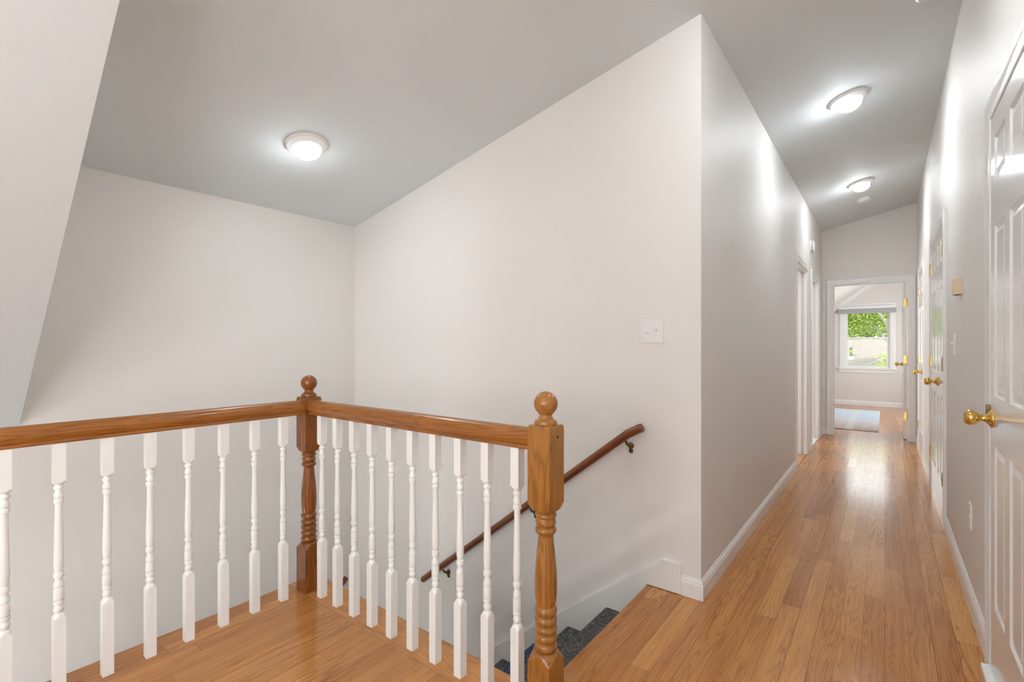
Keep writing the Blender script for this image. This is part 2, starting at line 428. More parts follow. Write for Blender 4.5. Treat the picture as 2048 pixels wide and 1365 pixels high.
# ------------------------------------------------------------------ doors
def door_leaf(P, w, h, z0, zl, al, th=.035, mat_=M_door):
    """P(a,z,t): t grows out of the visible face; al/zl: panel spans"""
    bm = bmesh.new()
    A = sorted({0, w, *[v for s in al for v in s]}); Z = sorted({z0, h, *[v for s in zl for v in s]})
    for i in range(len(A) - 1):
        for j in range(len(Z) - 1):
            a0, a1, q0, q1 = A[i], A[i + 1], Z[j], Z[j + 1]
            if (a0, a1) in al and (q0, q1) in zl:
                lv = [(0, 0), (.008, -.007), (.013, -.0075), (.018, -.0075), (.036, -.002)]
                R = [[P(a0 + o, q0 + o, d), P(a1 - o, q0 + o, d), P(a1 - o, q1 - o, d), P(a0 + o, q1 - o, d)] for o, d in lv]
                vr = [[bm.verts.new(p) for p in r] for r in R]
                for k in range(len(vr) - 1):
                    for q in range(4): bm.faces.new((vr[k][q], vr[k][(q + 1) % 4], vr[k + 1][(q + 1) % 4], vr[k + 1][q]))
                bm.faces.new(vr[-1])
            else: poly(bm, [P(a0, q0, 0), P(a1, q0, 0), P(a1, q1, 0), P(a0, q1, 0)])
    for e in ((0, 0, z0, h), (w, w, z0, h)): poly(bm, [P(e[0], z0, 0), P(e[0], h, 0), P(e[0], h, -th), P(e[0], z0, -th)])
    for q in (z0, h): poly(bm, [P(0, q, 0), P(w, q, 0), P(w, q, -th), P(0, q, -th)])
    poly(bm, [P(0, z0, -th), P(w, z0, -th), P(w, h, -th), P(0, h, -th)])
    bmesh.ops.remove_doubles(bm, verts=bm.verts, dist=1e-5)
    return bm
ZL = [(.265, .846), (1.02, 1.63), (1.788, 1.945)]
def panels(w, st=.088, mu=.098):
    p = (w - 2 * st - mu) / 2
    return [(st, st + p), (st + p + mu, w - st)]
KNOB = [(.031, 0), (.0325, .003), (.032, .006), (.027, .009), (.018, .016), (.0125, .021), (.0115, .025), (.0115, .036), (.014, .039), (.021, .043), (.0265, .050), (.0285, .059), (.027, .068), (.021, .075), (.012, .079), (0, .080)]
def knob(parent, p, d, s=1.):
    M = Matrix.Translation(p) @ Vector(d).to_track_quat('Z', 'Y').to_matrix().to_4x4() @ Matrix.Scale(s, 4)
    bm = bmesh.new(); lathe(bm, KNOB, M, 28)
    return obj('knob', bm, M_brass, parent, 50, label='polished brass door knob')
def hinge(parent, x, y, z, n=(-1, 0), leaf=.012, mt=M_hinge, hh=.045):
    bm = bmesh.new()
    lathe(bm, [(.0055, -hh), (.0055, -hh * .34), (.0048, -hh * .33), (.0055, -hh * .32), (.0055, hh * .32), (.0048, hh * .33), (.0055, hh * .34), (.0055, hh), (.003, hh + .004)], Matrix.Translation((x, y, z)), 12)
    box(bm, x - .001, x + .0045, y - leaf, y + leaf, z - hh, z + hh)
    return obj('hinge', bm, mt, parent, 40, label='brass hinge')
FX = XR - .009     # face of the doors in the right wall
def right_door(n, span, leaves, name_off=.003):
    r = sempty('door_%d' % n)
    bm = bmesh.new(); casing(bm, PR, span[0] + .004, span[1] - .004, H_ - .006)
    jamb(bm, PR, span[0] - .0005, span[1] + .0005, H_, -.12, 0.001, .0135); obj('frame', bm, M_trim, r, 30)
    for a0, a1 in leaves:
        P = lambda a, z, tt: Vector((FX - tt, a0 + a, z))
        obj('door_panel', door_leaf(P, a1 - a0, 2.028, .012, ZL, panels(a1 - a0, *((.088, .098) if a1 - a0 > .6 else (.075, .075)))), M_door, r)
    bm = bmesh.new(); box(bm, XR + .115, XR + .12, span[0], span[1], 0, H_); obj('backing', bm, M_slot, r)
    return r
d1 = right_door(1, D1, [(D1[0] + .016, D1[1] - .016)])
knob(d1, Vector((FX, 2.432, .939)), (-1, 0, 0))
bm = bxb(.001, XR - .022, XR - .004, 2.486, 2.494, .945, .985); obj('strike_plate', bm, M_dbrass, d1, label='small dark brass strike plate')
mid2 = (D2[0] + D2[1]) / 2
d2 = right_door(2, D2, [(D2[0] + .015, mid2 - .0015), (mid2 + .0015, D2[1] - .015)])
knob(d2, Vector((FX, 4.72, .942)), (-1, 0, 0))
for y in (D2[0] + .012, D2[1] - .012):
    for z in (1.845, 1.08, .31): hinge(d2, FX - .004, y, z)
d3 = right_door(3, D3, [(D3[0] + .015, D3[1] - .015)])
knob(d3, Vector((FX, D3[0] + .08, .938)), (-1, 0, 0))
for z in (1.83, 1.045, .30): hinge(d3, FX - .004, D3[1] - .012, z)
# bedroom door swung open into the bedroom
d4 = sempty('door_4')
Y0 = YE + .135; XD = .188; W4 = .735
P4 = lambda a, z, tt: Vector((XD - tt, Y0 + a, z))
obj('door_panel', door_leaf(P4, W4, 2.02, .012, ZL, panels(W4, .1, .1)), M_door, d4)
knob(d4, Vector((XD, Y0 + W4 - .07, .95)), (-1, 0, 0)); knob(d4, Vector((XD + .035, Y0 + W4 - .07, .95)), (1, 0, 0))
for z in (1.76, 1.03, .30):
    bm = bxb(.0008, XD + .004, XD + .030, Y0 - .003, Y0 + .0005, z - .05, z + .05)
    lathe(bm, [(.006, -.05), (.006, .05), (.003, .054)], Matrix.Translation((XD + .036, Y0 - .004, z)), 12)
    hg = obj('hinge', bm, M_brass, d4, 40, label='bright brass hinge')
    for dz in (-.032, 0, .032):
        bm = bmesh.new(); lathe(bm, [(.0035, 0), (.0035, .0015), (0, .002)], Matrix.Translation((XD + .012 + (.008 if dz == 0 else 0), Y0 - .003, z + dz)) @ Matrix.Rotation(PI / 2, 4, 'X'), 10)
        obj('screw', bm, M_hole, hg)

# ------------------------------------------------------------------ bedroom window
w1 = sempty('window_1')
wa0, wa1, wz0, wz1 = -.66, .076, .76, 1.98
bm = bmesh.new(); casing(bm, PWi, wa0, wa1, wz1, wz0, prof=[(0, 0), (0, .014), (.010, .018), (.070, .020), (.085, .016), (.092, 0)])
obj('window_frame', bm, M_trim, w1, 30)
bm = bxb(.004, wa0 - .115, wa1 + .115, YW - .05, YW + .10, wz0 - .028, wz0); box(bm, wa0 - .085, wa1 + .085, YW - .018, YW - .0005, wz0 - .095, wz0 - .028)
obj('window_sill', bm, M_trim, w1)
bm = bmesh.new()
for s, e, p, q in ((wa0 - .001, wa0 + .012, wz0, wz1), (wa1 - .012, wa1 + .001, wz0, wz1), (wa0, wa1, wz1 - .012, wz1 + .001)): box(bm, s, e, YW - .001, YW + .10, p, q)
obj('lining', bm, M_trim, w1)
def sash(y, z0, z1, st, bot, top):
    bm = bmesh.new(); a0, a1 = wa0 + .013, wa1 - .013
    box(bm, a0, a0 + st, y, y + .03, z0, z1); box(bm, a1 - st, a1, y, y + .03, z0, z1)
    box(bm, a0 + st, a1 - st, y, y + .03, z0, z0 + bot); box(bm, a0 + st, a1 - st, y, y + .03, z1 - top, z1)
    o = obj('sash', bm, M_trim, w1)
    bm = bmesh.new(); box(bm, a0 + st - .004, a1 - st + .004, y + .013, y + .017, z0 + bot - .004, z1 - top + .004)
    obj('pane', bm, M_glass, o); return o
M_glass = bpy.data.materials.new('window_glass'); M_glass.use_nodes = True
gt = M_glass.node_tree; gt.nodes.clear()
go = gt.nodes.new('ShaderNodeOutputMaterial'); gm = gt.nodes.new('ShaderNodeMixShader'); gtr = gt.nodes.new('ShaderNodeBsdfTransparent'); gg = gt.nodes.new('ShaderNodeBsdfGlossy')
gf = gt.nodes.new('ShaderNodeFresnel'); gf.inputs[0].default_value = 1.10; gg.inputs['Roughness'].default_value = .01
gtr.inputs[0].default_value = (.97, .98, .97, 1)
gt.links.new(gf.outputs[0], gm.inputs[0]); gt.links.new(gtr.outputs[0], gm.inputs[1]); gt.links.new(gg.outputs[0], gm.inputs[2]); gt.links.new(gm.outputs[0], go.inputs[0])
sash(YW + .055, 1.345, wz1 - .012, .034, .03, .035)
lo = sash(YW + .020, wz0 + .001, 1.385, .036, .035, .035)
bm = bxb(.002, -.315, -.265, YW + .016, YW + .045, 1.385, 1.402); obj('sash_lock', bm, M_dbrass, lo, label='dark sash lock')
# raised shade
M_shade = mat('grey_shade_fabric', (.42, .425, .43), .8)
sh = thing('window_shade', 'grey cellular shade drawn up at the top of the bedroom window', 'window shade', (-.292, YW - .05, 1.865))
bm = bxb(.004, -.468, .468, -.035, .028, .095, .138); obj('headrail', bm, M_trim, sh)
bm = bmesh.new()
for k in range(6): box(bm, -.466, .466, -.028 - .006 * (k % 2), .02 + .006 * (k % 2), .018 + .0125 * k, .0305 + .0125 * k)
obj('folded_fabric', bm, M_shade, sh)
bm = bxb(.003, -.466, .466, -.03, .024, 0, .018); obj('bottom_rail', bm, M_shade, sh)

# unseen rear, landing and bedroom side windows, added to bring in light
def added_window(n, f, a0, a1, z0, z1):
    r = sempty('window_%d' % n); bm = bmesh.new(); casing(bm, f, a0, a1, z1, z0, True); obj('window_frame', bm, M_trim, r, 30)
    bm = bmesh.new(); zm = (z0 + z1) / 2
    for s, e, p, q in ((a0, a0 + .04, z0, z1), (a1 - .04, a1, z0, z1), (a0, a1, z0, z0 + .04), (a0, a1, z1 - .04, z1), (a0, a1, zm - .02, zm + .02)):
        vs = [f(a, z, tt) for a in (s, e) for z in (p, q) for tt in (-.06, -.03)]; v = [bm.verts.new(x) for x in vs]
        for fc in ((0, 1, 3, 2), (4, 6, 7, 5), (0, 4, 5, 1), (2, 3, 7, 6), (0, 2, 6, 4), (1, 5, 7, 3)): bm.faces.new([v[i] for i in fc])
    sx = obj('sash', bm, M_trim, r)
    bm = bmesh.new(); poly(bm, [f(a0, z0, -.045), f(a1, z0, -.045), f(a1, z1, -.045), f(a0, z1, -.045)]); obj('pane', bm, M_glass, sx)
added_window(2, lambda a, z, tt: Vector((a, YREAR + tt, z)), -1.0, .1, .75, 2.1)
added_window(4, PR, -1.95, -.85, .8, 2.0)
added_window(3, lambda a, z, tt: Vector((BXR - tt, a, z)), 9.2, 10.9, .7, 2.0)

# ================================================================== THINGS
# ---- stair with carpeted steps
st = thing('staircase', 'stairs covered in charcoal carpet going down beside the stair wall', 'stairs', (EDGE_X, 1.86, -1.48))
RUN, RISE = .236, .1845
for i in range(1, 8):
    xb = -.935 - RUN * (i - 1); xf = xb - RUN - .012; z = -RISE * i + 1.48
    xb -= EDGE_X; xf -= EDGE_X
    pr = [(xb, z), (xf + .022, z), (xf + .010, z - .003), (xf + .003, z - .010), (xf, z - .020), (xf + .004, z - .031), (xf + .016, z - .038), (xf + .026, z - .042), (xf + .026, z - RISE), (xb, z - RISE)]
    bm = bmesh.new(); prism(bm, pr, lambda a, q: Vector((a, EDGE_Y + .003 - 1.86, q)), lambda a, q: Vector((a, YB - .021 - 1.86, q)))
    so = obj('step', bm, M_carpet_b if i == 3 else M_carpet, st, 40, label='carpeted step coloured blue' if i == 3 else None)
    if i == 3:  # third tread is coloured blue, its riser stays charcoal
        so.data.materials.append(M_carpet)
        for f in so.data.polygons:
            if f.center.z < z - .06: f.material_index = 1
bm = bmesh.new(); box(bm, XA + .001 - EDGE_X, -.935 - RUN * 7 - .01 - EDGE_X, EDGE_Y + .003 - 1.86, YB - .001 - 1.86, -.1, .0035)
obj('stair_landing', bm, M_carpet, st)

# ---- balustrade
bal = thing('stair_balustrade', 'oak rails on white turned balusters with two ball-topped oak newel posts round the stairwell', 'balustrade', (-2.256, 1.28, 0))
OX, OY = -2.256, 1.28
def newel_mesh(hw=.0415):
    q = []
    def sq(z, k=1.): q.append(('s', hw * k, z))
    def ci(r, z): q.append(('c', r, z))
    sq(0); sq(.212)
    for z, R in ((.2125, .0575), (.216, .0535), (.221, .0490), (.2265, .0450), (.232, .0415), (.236, .0385)): q.append(('x', hw, z, R))
    ci(.034, .2385)
    def ring(z0, z1, r, g=.0085):
        n = 7
        for k in range(n + 1):
            tt = k / n; ci(r - g + g * max(math.sin(PI * tt), 0) ** .6, z0 + (z1 - z0) * tt)
    ci(.030, .239); ring(.240, .268, .0365); ring(.269, .296, .0365); ring(.297, .322, .0365); ring(.323, .350, .0365); ring(.351, .382, .0365)
    for r, z in ((.0305, .384), (.0335, .40), (.0355, .425), (.0360, .45), (.0350, .48), (.0325, .515), (.0290, .55), (.0262, .575), (.0245, .595), (.0240, .605)): ci(r, z)
    ring(.607, .632, .034, .009); ring(.634, .655, .0325, .004); ring(.657, .676, .034, .006)
    ci(.028, .6765); ci(.030, .6800); ci(.0335, .6840); 
    for z, R in ((.6845, .0400), (.687, .0440), (.691, .0490), (.697, .0540), (.704, .0580)): q.append(('x', hw, z, R))
    sq(.7045); sq(.942); sq(.951, .93)
    ci(.026, .9515); ci(.0355, .952); ci(.0365, .958); ci(.034, .965); ci(.028, .968); ci(.0265, .970); ci(.0215, .976); ci(.020, .983)
    R = .0385; zc_ = 1.0185
    for k in range(1, 13):
        a = -PI / 2 + .55 + (PI - .55) * k / 12
        ci(max(R * math.cos(a), .0004), zc_ + R * math.sin(a))
    bm = bmesh.new(); turned(bm, q, 32); return bm
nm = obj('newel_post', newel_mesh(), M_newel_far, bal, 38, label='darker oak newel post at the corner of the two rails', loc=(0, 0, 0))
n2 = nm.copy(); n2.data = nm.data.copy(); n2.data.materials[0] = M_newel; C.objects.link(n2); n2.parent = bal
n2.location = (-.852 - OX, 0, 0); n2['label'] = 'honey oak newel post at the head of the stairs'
bm = bmesh.new(); lathe(bm, [(.0042, 0), (.0042, .0012), (.0005, .0013)], Matrix.Translation((.0414, .004, .916)) @ Matrix.Rotation(PI / 2, 4, 'Y'), 14)
obj('peg_hole', bm, M_hole, n2, label='small dark hole')
n3 = nm.copy(); C.objects.link(n3); n3.parent = bal; n3.location = (0, -.52 - OY, 0); n3['label'] = 'oak newel post ending the landing rail'
bm = bxb(.003, -.03, .03, .039, .0435, .708, .722); 
# rail section (across, height)
RS = [(-.021, .868), (.021, .868), (.024, .872), (.022, .880), (.026, .884), (.031, .893), (.032, .905), (.030, .917), (.024, .927), (.015, .934), (.005, .937), (-.005, .937), (-.015, .934), (-.024, .927), (-.030, .917), (-.032, .905), (-.031, .893), (-.026, .884), (-.022, .880), (-.024, .872)]
bm = bmesh.new(); prism(bm, RS, lambda q, z: Vector((.0405, q, z)), lambda q, z: Vector((-.852 - OX - .0405, q, z)))
obj('handrail', bm, M_railX, bal, 40)
bm = bmesh.new(); prism(bm, RS, lambda q, z: Vector((q, -.0405, z)), lambda q, z: Vector((q, -.52 - OY + .0405, z)))
obj('handrail', bm, M_railY, bal, 40)
def baluster_mesh(s=.0165):
    q = []
    def ci(r, z): q.append(('c', r, z))
    q += [('s', s, 0), ('s', s, .2645), ('x', s, .265, .0228), ('x', s, .2675, .0205), ('x', s, .271, .0180), ('x', s, .275, .0158)]; ci(.0128, .280); ci(.0100, .283)
    for r, z in ((.0120, .285), (.0138, .291), (.0143, .296), (.0130, .302), (.0100, .308), (.0096, .310),
                 (.0136, .3105), (.0146, .315), (.0146, .321), (.0136, .3255), (.0106, .326), (.0106, .3275),
                 (.0138, .328), (.0146, .332), (.0146, .361), (.0138, .366), (.0108, .3665), (.0108, .368),
                 (.0136, .370), (.0144, .376), (.0138, .383), (.0106, .392), (.0100, .399), (.0116, .403),
                 (.0136, .404), (.0144, .410), (.0140, .417), (.0128, .4215), (.0100, .422),
                 (.0122, .430), (.0134, .445), (.0138, .462), (.0136, .482), (.0130, .510), (.0121, .545), (.0112, .585), (.0105, .620), (.0102, .645), (.0102, .659),
                 (.0128, .660), (.0140, .665), (.0140, .670), (.0128, .6755), (.0100, .676), (.0100, .6775),
                 (.0132, .680), (.0140, .686), (.0130, .693), (.0102, .700), (.0096, .706),
                 (.0130, .7065), (.0141, .711), (.0139, .716), (.0124, .7195), (.0100, .720), (.0100, .7225), (.0118, .7245), (.0128, .7275)): ci(r, z)
    q += [('x', s, .7280, .0158), ('x', s, .7300, .0180), ('x', s, .7330, .0205), ('x', s, .7365, .0230), ('s', s, .7370), ('s', s, .869)]
    bm = bmesh.new(); turned(bm, q, 24); return bm
bo = obj('baluster', baluster_mesh(), M_bal, bal, 38)
pos = [(-2.138 + .1303 * i - OX, 0) for i in range(10)] + [(0, 1.151 - .1309 * i - OY) for i in range(12)]
for i, (x, y) in enumerate(pos):
    b = bo if i == 0 else bo.copy()
    if i: C.objects.link(b); b.parent = bal
    b.location = (x, y, 0)

# ---- wall handrails
hr = thing('wall_handrail', 'dark stained round handrail on brass brackets sloping down the stair wall', 'handrail', (-1.0, YB, .7))
o3 = Vector((1.0, -YB, -.7))
yr = YB - .062
a = Vector((-1.032, yr, .755)); b = Vector((-2.552, yr, -.428))
d = (b - a).normalized()
def railsec(bm, pts, r=.0215):
    tube(bm, [p + o3 for p in pts], r, 20)
ll = (b - a).length
def along(o, p, dv): o.location = p; o.rotation_euler = dv.to_track_quat('X', 'Z').to_euler()
bm = bmesh.new(); tube(bm, [(0, 0, 0), (ll, 0, 0), (ll + .012, 0, 0)], [.0225, .0225, .016], 20); along(obj('rail', bm, M_wallrail, hr, 50), a + o3, d)
e = Vector((-.955, yr, .797))
le = (e - a).length
bm = bmesh.new(); tube(bm, [(-.006, 0, 0), (le - .012, 0, 0), (le, 0, 0)], [.0228, .0228, .0205], 20); along(obj('rail_end', bm, M_wallrail, hr, 50), a + o3, (e - a).normalized())
def bracket(parent, xw, zw, yw=YB, axis='B'):
    bm = bmesh.new(); base = Vector((xw, yw, zw)) + o3
    lathe(bm, [(.016, 0), (.017, .003), (.013, .007), (.008, .011), (.006, .014)], Matrix.Translation(base) @ Matrix.Rotation(PI / 2, 4, 'X'), 16)
    lathe(bm, [(.012, 0), (.013, .003), (.009, .008)], Matrix.Translation(base + Vector((0, 0, -.028))) @ Matrix.Rotation(PI / 2, 4, 'X'), 12)
    # rail axis height above this x
    zr = a.z + (xw - a.x) * (b.z - a.z) / (b.x - a.x)
    top = Vector((xw - .012, yr, zr - .024)) + o3
    tube(bm, [base + Vector((0, -.004, -.032)), base + Vector((0, -.010, -.012)), base + Vector((0, -.022, .004)), base + Vector((-.004, -.040, .012)), base * .4 + top * .6 + Vector((0, -.006, 0)), top], [.007, .0075, .008, .007, .0065, .007], 12)
    dd = d * .022
    tube(bm, [top - dd, top, top + dd], [.006, .009, .006], 10)
    return obj('bracket', bm, M_dbrass, parent, 50, label='antique brass bracket')
for xw, off in ((-1.040, .062), (-1.640, .062), (-2.365, .062)):
    zr = a.z + (xw - a.x) * (b.z - a.z) / (b.x - a.x)
    bracket(hr, xw, zr - off)
h2 = thing('wall_handrail', 'lower dark stained handrail on the far stairwell wall, seen between the balusters', 'handrail', (XA, 2.2, -.65))
bm = bmesh.new(); tube(bm, [(-.03, 0, 0), (0, 0, 0), (1.92, 0, 0)], [.020, .0225, .0225], 20)
along(obj('rail', bm, M_wallrail, h2, 50), Vector((.06, .02, -.012)), Vector((0, -1.52, -1.178)))
for yy in (-.10, -.9):
    zz = -.012 + (yy - .02) * 1.178 / 1.52
    bm = bmesh.new(); lathe(bm, [(.016, 0), (.016, .004), (.008, .012)], Matrix.Translation((0.0005, yy, zz - .06)) @ Matrix.Rotation(PI / 2, 4, 'Y'), 14)
    tube(bm, [(.006, yy, zz - .06), (.035, yy, zz - .055), (.056, yy, zz - .024)], .007, 10); obj('bracket', bm, M_dbrass, h2, 50)

# ---- ceiling lights on the slope
ang = math.atan(.216)
def ceil_mat(x, y): return Matrix.Translation((x, y, zc(x))) @ Matrix.Rotation(PI - ang, 4, 'Y') if False else Matrix.Translation((x, y, zc(x) - .0005)) @ Matrix.Rotation(-ang, 4, 'Y')
def ceiling_light(x, y, label):
    r = thing('ceiling_light', label, 'ceiling light', mat4=ceil_mat(x, y), group='dome ceiling lights')
    bm = bmesh.new(); lathe(bm, [(.112, 0), (.1140, -.003), (.1140, -.008), (.111, -.012), (.108, -.012), (.1065, -.016), (.104, -.019), (.100, -.0195), (.090, -.026), (.079, -.031), (.0755, -.030), (.074, -.005)], None, 56)
    obj('base_ring', bm, M_lampw, r, 35, label='white metal ring')
    bm = bmesh.new(); pr = [(.0745, -.022)] + [(.0755 * math.cos(k * PI / 24), -.032 - .055 * math.sin(k * PI / 24)) for k in range(12)] + [(.001, -.086)]
    lathe(bm, pr, None, 48); obj('glass_dome', bm, M_dome, r, 60, label='lit frosted glass dome')
    return r
L_ = ceiling_light(-2.62, 1.472, 'lit dome ceiling light over the stairwell')
dup(L_, 'lit dome ceiling light nearer along the hall ceiling', mat4=ceil_mat(-.20, 3.985))
HL = [o for o in C.objects if o.get('category') == 'ceiling light'][-1]
hd = [o for o in HL.children if o.name.startswith('glass_dome')][0]; hd.data = hd.data.copy(); hd.data.materials[0] = M_dome_h
dup(HL, 'lit dome ceiling light farther along the hall ceiling, by the smoke detector', mat4=ceil_mat(-.20, 6.12))
dup(HL, 'added dome ceiling light over the near end of the hall, out of view', mat4=ceil_mat(-.20, 1.85))  # unseen lamp added to even out the hall light
dup(HL, 'added dome ceiling light over the landing, unseen behind the camera', mat4=ceil_mat(-.20, -.60))  # second added lamp, brightens the landing from out of view
# ---- detectors
DT = [(.068, 0), (.068, -.010), (.064, -.012), (.064, -.016), (.067, -.018), (.066, -.030), (.058, -.037), (.030, -.039), (0, -.039)]
def detector(label, m4, group=None):
    r = thing('smoke_detector', label, 'smoke detector', mat4=m4)
    bm = bmesh.new(); lathe(bm, DT, None, 40); obj('case', bm, M_plast, r, 35)
    return r
dt = detector('flat white smoke detector on the hall ceiling beyond the farther lamp', ceil_mat(-.194, 6.80))
bm = bmesh.new(); lathe(bm, [(.012, -.0388), (.012, -.0405), (0, -.041)], None, 16); obj('test_button', bm, M_plast, dt)
dt2 = detector('white round detector at the top edge of the photo, by the right wall', ceil_mat(.178, 3.12))
bm = bmesh.new(); lathe(bm, [(.012, -.0388), (.012, -.0405), (0, -.041)], None, 16); obj('test_button', bm, M_plast, dt2)
wd = thing('wall_alarm', 'round white alarm with dark vents on the left hall wall above the doorways', 'alarm', mat4=Matrix.Translation((XL + .0005, 6.60, 2.36)) @ Matrix.Rotation(PI / 2, 4, 'Y'))
bm = bmesh.new(); lathe(bm, [(.070, 0), (.070, .018), (.066, .020), (.066, .024), (.069, .026), (.066, .036), (.05, .042), (0, .043)], None, 40); obj('case', bm, M_plast, wd, 35)
for k in range(12):
    aa = 2 * PI * (k + .5) / 12
    bm = bmesh.new(); box(bm, .064, .0672, -.012, .012, .0185, .0255, M=Matrix.Rotation(aa, 4, 'Z')); obj('vent', bm, M_slot, wd, label='dark vent slot')

# ---- switches and outlets
def plate(name, label, cat, M, w, h, kind, group=None):
    r = thing(name, label, cat, mat4=M, group=group)       # local: x across, y up, z out of the wall
    bm = bxb(.0025, -w / 2, w / 2, -h / 2, h / 2, 0, .006); obj('plate', bm, M_plast, r)
    return r
MB = Matrix.Translation((-.927, YB - .0003, 1.277)) @ Matrix.Rotation(PI / 2, 4, 'X')
sw = plate('light_switch', 'white double toggle switch plate on the wall above the stairs', 'light switch', MB, .118, .118, 2)
def toggle(r, x, up):
    bm = bxb(.0006, x - .005, x + .005, -.012, .012, .005, .0066); t0 = obj('toggle_slot', bm, M_plast, r)
    s = 1 if up else -1
    bm = bmesh.new(); box(bm, x - .0038, x + .0038, -.004, .004, .005, .019, M=Matrix.Rotation(-s * .5, 4, 'X')); bevel(bm, .001); obj('toggle', bm, M_plast, r)
    for y in (.030, -.030):
        bm = bmesh.new(); lathe(bm, [(.003, .0055), (.003, .0068), (0, .007)], Matrix.Translation((x, y, 0)), 12); obj('screw', bm, M_lampw, r)
toggle(sw, -.023, False); toggle(sw, .023, True)
def MRw(y, z): return Matrix.Translation((XR - .0003, y, z)) @ Matrix.Rotation(-PI / 2, 4, 'Z') @ Matrix.Rotation(PI / 2, 4, 'X')
s2 = plate('light_switch', 'white switch plate on the right wall below the beige thermostat', 'light switch', MRw(3.74, 1.212), .075, .118, 1)
toggle(s2, 0, True)
def outlet(label, y, z):
    r = plate('wall_outlet', label, 'outlet', MRw(y, z), .072, .116, 0)
    for yy in (.020, -.020):
        bm = bmesh.new(); lathe(bm, [(.0165, .005), (.0165, .0072), (.015, .008), (0, .008)], Matrix.Translation((0, yy, 0)), 24); s = obj('socket', bm, M_plast, r, 35)
        for xx in (-.006, .006):
            bm = bmesh.new(); box(bm, xx - .001, xx + .001, yy - .002, yy + .006, .0078, .0084); obj('slot', bm, M_slot, s)
outlet('white wall outlet low on the right wall beside the nearest door', 3.08, .412)
outlet('white wall outlet low on the right wall, far side of the double doors', 5.93, .44)
th = thing('thermostat', 'small beige thermostat box on the right hall wall', 'thermostat', mat4=MRw(3.46, 1.513))
bm = bxb(.006, -.04, .04, -.040, .040, -.003, .032); obj('cover', bm, M_beige, th)
bm = bxb(.001, -.034, .034, -.0435, -.039, .006, .026); obj('temperature_lever', bm, M_dbrass, th)

# ---- rug in the bedroom
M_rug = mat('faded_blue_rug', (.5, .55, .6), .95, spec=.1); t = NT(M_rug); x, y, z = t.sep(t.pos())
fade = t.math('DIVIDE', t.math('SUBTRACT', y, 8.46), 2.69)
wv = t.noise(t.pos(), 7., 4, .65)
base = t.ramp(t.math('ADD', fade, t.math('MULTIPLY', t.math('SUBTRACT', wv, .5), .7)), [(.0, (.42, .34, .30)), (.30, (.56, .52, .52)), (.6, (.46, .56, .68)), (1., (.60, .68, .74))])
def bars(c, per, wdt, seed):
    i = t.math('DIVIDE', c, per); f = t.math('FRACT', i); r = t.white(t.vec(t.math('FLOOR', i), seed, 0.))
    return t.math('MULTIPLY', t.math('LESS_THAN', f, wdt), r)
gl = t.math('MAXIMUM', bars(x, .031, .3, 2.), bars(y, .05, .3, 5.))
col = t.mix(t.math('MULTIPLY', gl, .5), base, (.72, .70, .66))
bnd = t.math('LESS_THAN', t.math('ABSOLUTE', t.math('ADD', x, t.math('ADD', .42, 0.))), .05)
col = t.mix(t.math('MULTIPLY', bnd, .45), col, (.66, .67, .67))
t.link(col, t.b.inputs['Base Color']); t.bump(t.noise(t.pos(), 260, 2), .5, .003)
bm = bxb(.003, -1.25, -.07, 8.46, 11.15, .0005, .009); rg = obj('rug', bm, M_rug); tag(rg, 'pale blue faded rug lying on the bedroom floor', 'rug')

# ================================================================== OUTSIDE
M_ground = mat('lawn', (.10, .16, .05), .95)
bm = bmesh.new(); poly(bm, [(-40, YW + 1, -3.2), (40, YW + 1, -3.2), (40, 70, -3.2), (-40, 70, -3.2)]); struct('ground', bm, M_ground)
# neighbouring house
M_shing = mat('pale_roof_shingles', (.5, .46, .40), .9); t = NT(M_shing)
tc = t.sep(t.objc())
br = t.new('ShaderNodeTexBrick'); t.link(t.vec(tc[0], t.math('MULTIPLY', tc[1], 1.), 0.), br.inputs['Vector'])
br.inputs['Color1'].default_value = (.215, .19, .16, 1); br.inputs['Color2'].default_value = (.19, .165, .135, 1); br.inputs['Mortar'].default_value = (.12, .105, .085, 1)
br.inputs['Scale'].default_value = 1.; br.inputs['Mortar Size'].default_value = .008; br.inputs['Brick Width'].default_value = .55; br.inputs['Row Height'].default_value = .085
t.link(br.outputs['Color'], t.b.inputs['Base Color'])
M_siding = mat('white_siding', (.8, .8, .78), .7)
hs = thing('neighbor_house', 'pale shingled roof of the house outside the bedroom window', 'house', (-1., 27., -3.2))
ZR, YRG, ZE, YEV = 4.75, 3.2, 2.2, -1.6     # ridge / eave, local
bm = bmesh.new()
for s in (0, 1):
    ye = YEV if s == 0 else 2 * YRG - YEV
    dz = .14
    vs = [(-7, ye, ZE), (7, ye, ZE), (7, YRG, ZR), (-7, YRG, ZR)]
    v0 = [bm.verts.new(p) for p in vs]; v1 = [bm.verts.new((p[0], p[1], p[2] - dz)) for p in vs]
    bm.faces.new(v0); bm.faces.new(v1[::-1])
    for k in range(4): bm.faces.new((v0[k], v1[k], v1[(k + 1) % 4], v0[(k + 1) % 4]))
obj('roof', bm, M_shing, hs)
bm = bmesh.new(); prism(bm, [(YEV + .5, 0), (2 * YRG - YEV - .5, 0), (2 * YRG - YEV - .5, ZE + .1), (YRG, ZR - .2), (YEV + .5, ZE + .1)], lambda y, z: Vector((-6.6, y, z)), lambda y, z: Vector((6.6, y, z)))
obj('wall', bm, M_siding, hs)
kr = (ZR - ZE) / (YRG - YEV)
def roof_z(y): return ZE + kr * (y - YEV)
M_vent = mat('dark_vent_pipe', (.12, .11, .10), .6)
vx, vy = -.30, 1.45
bm = bmesh.new(); lathe(bm, [(.058, -.1), (.058, .52), (.048, .525), (.048, .4)], Matrix.Translation((vx, vy, roof_z(vy))), 20); obj('vent_pipe', bm, M_vent, hs, 40, label='dark vent pipe')
bm = bmesh.new()
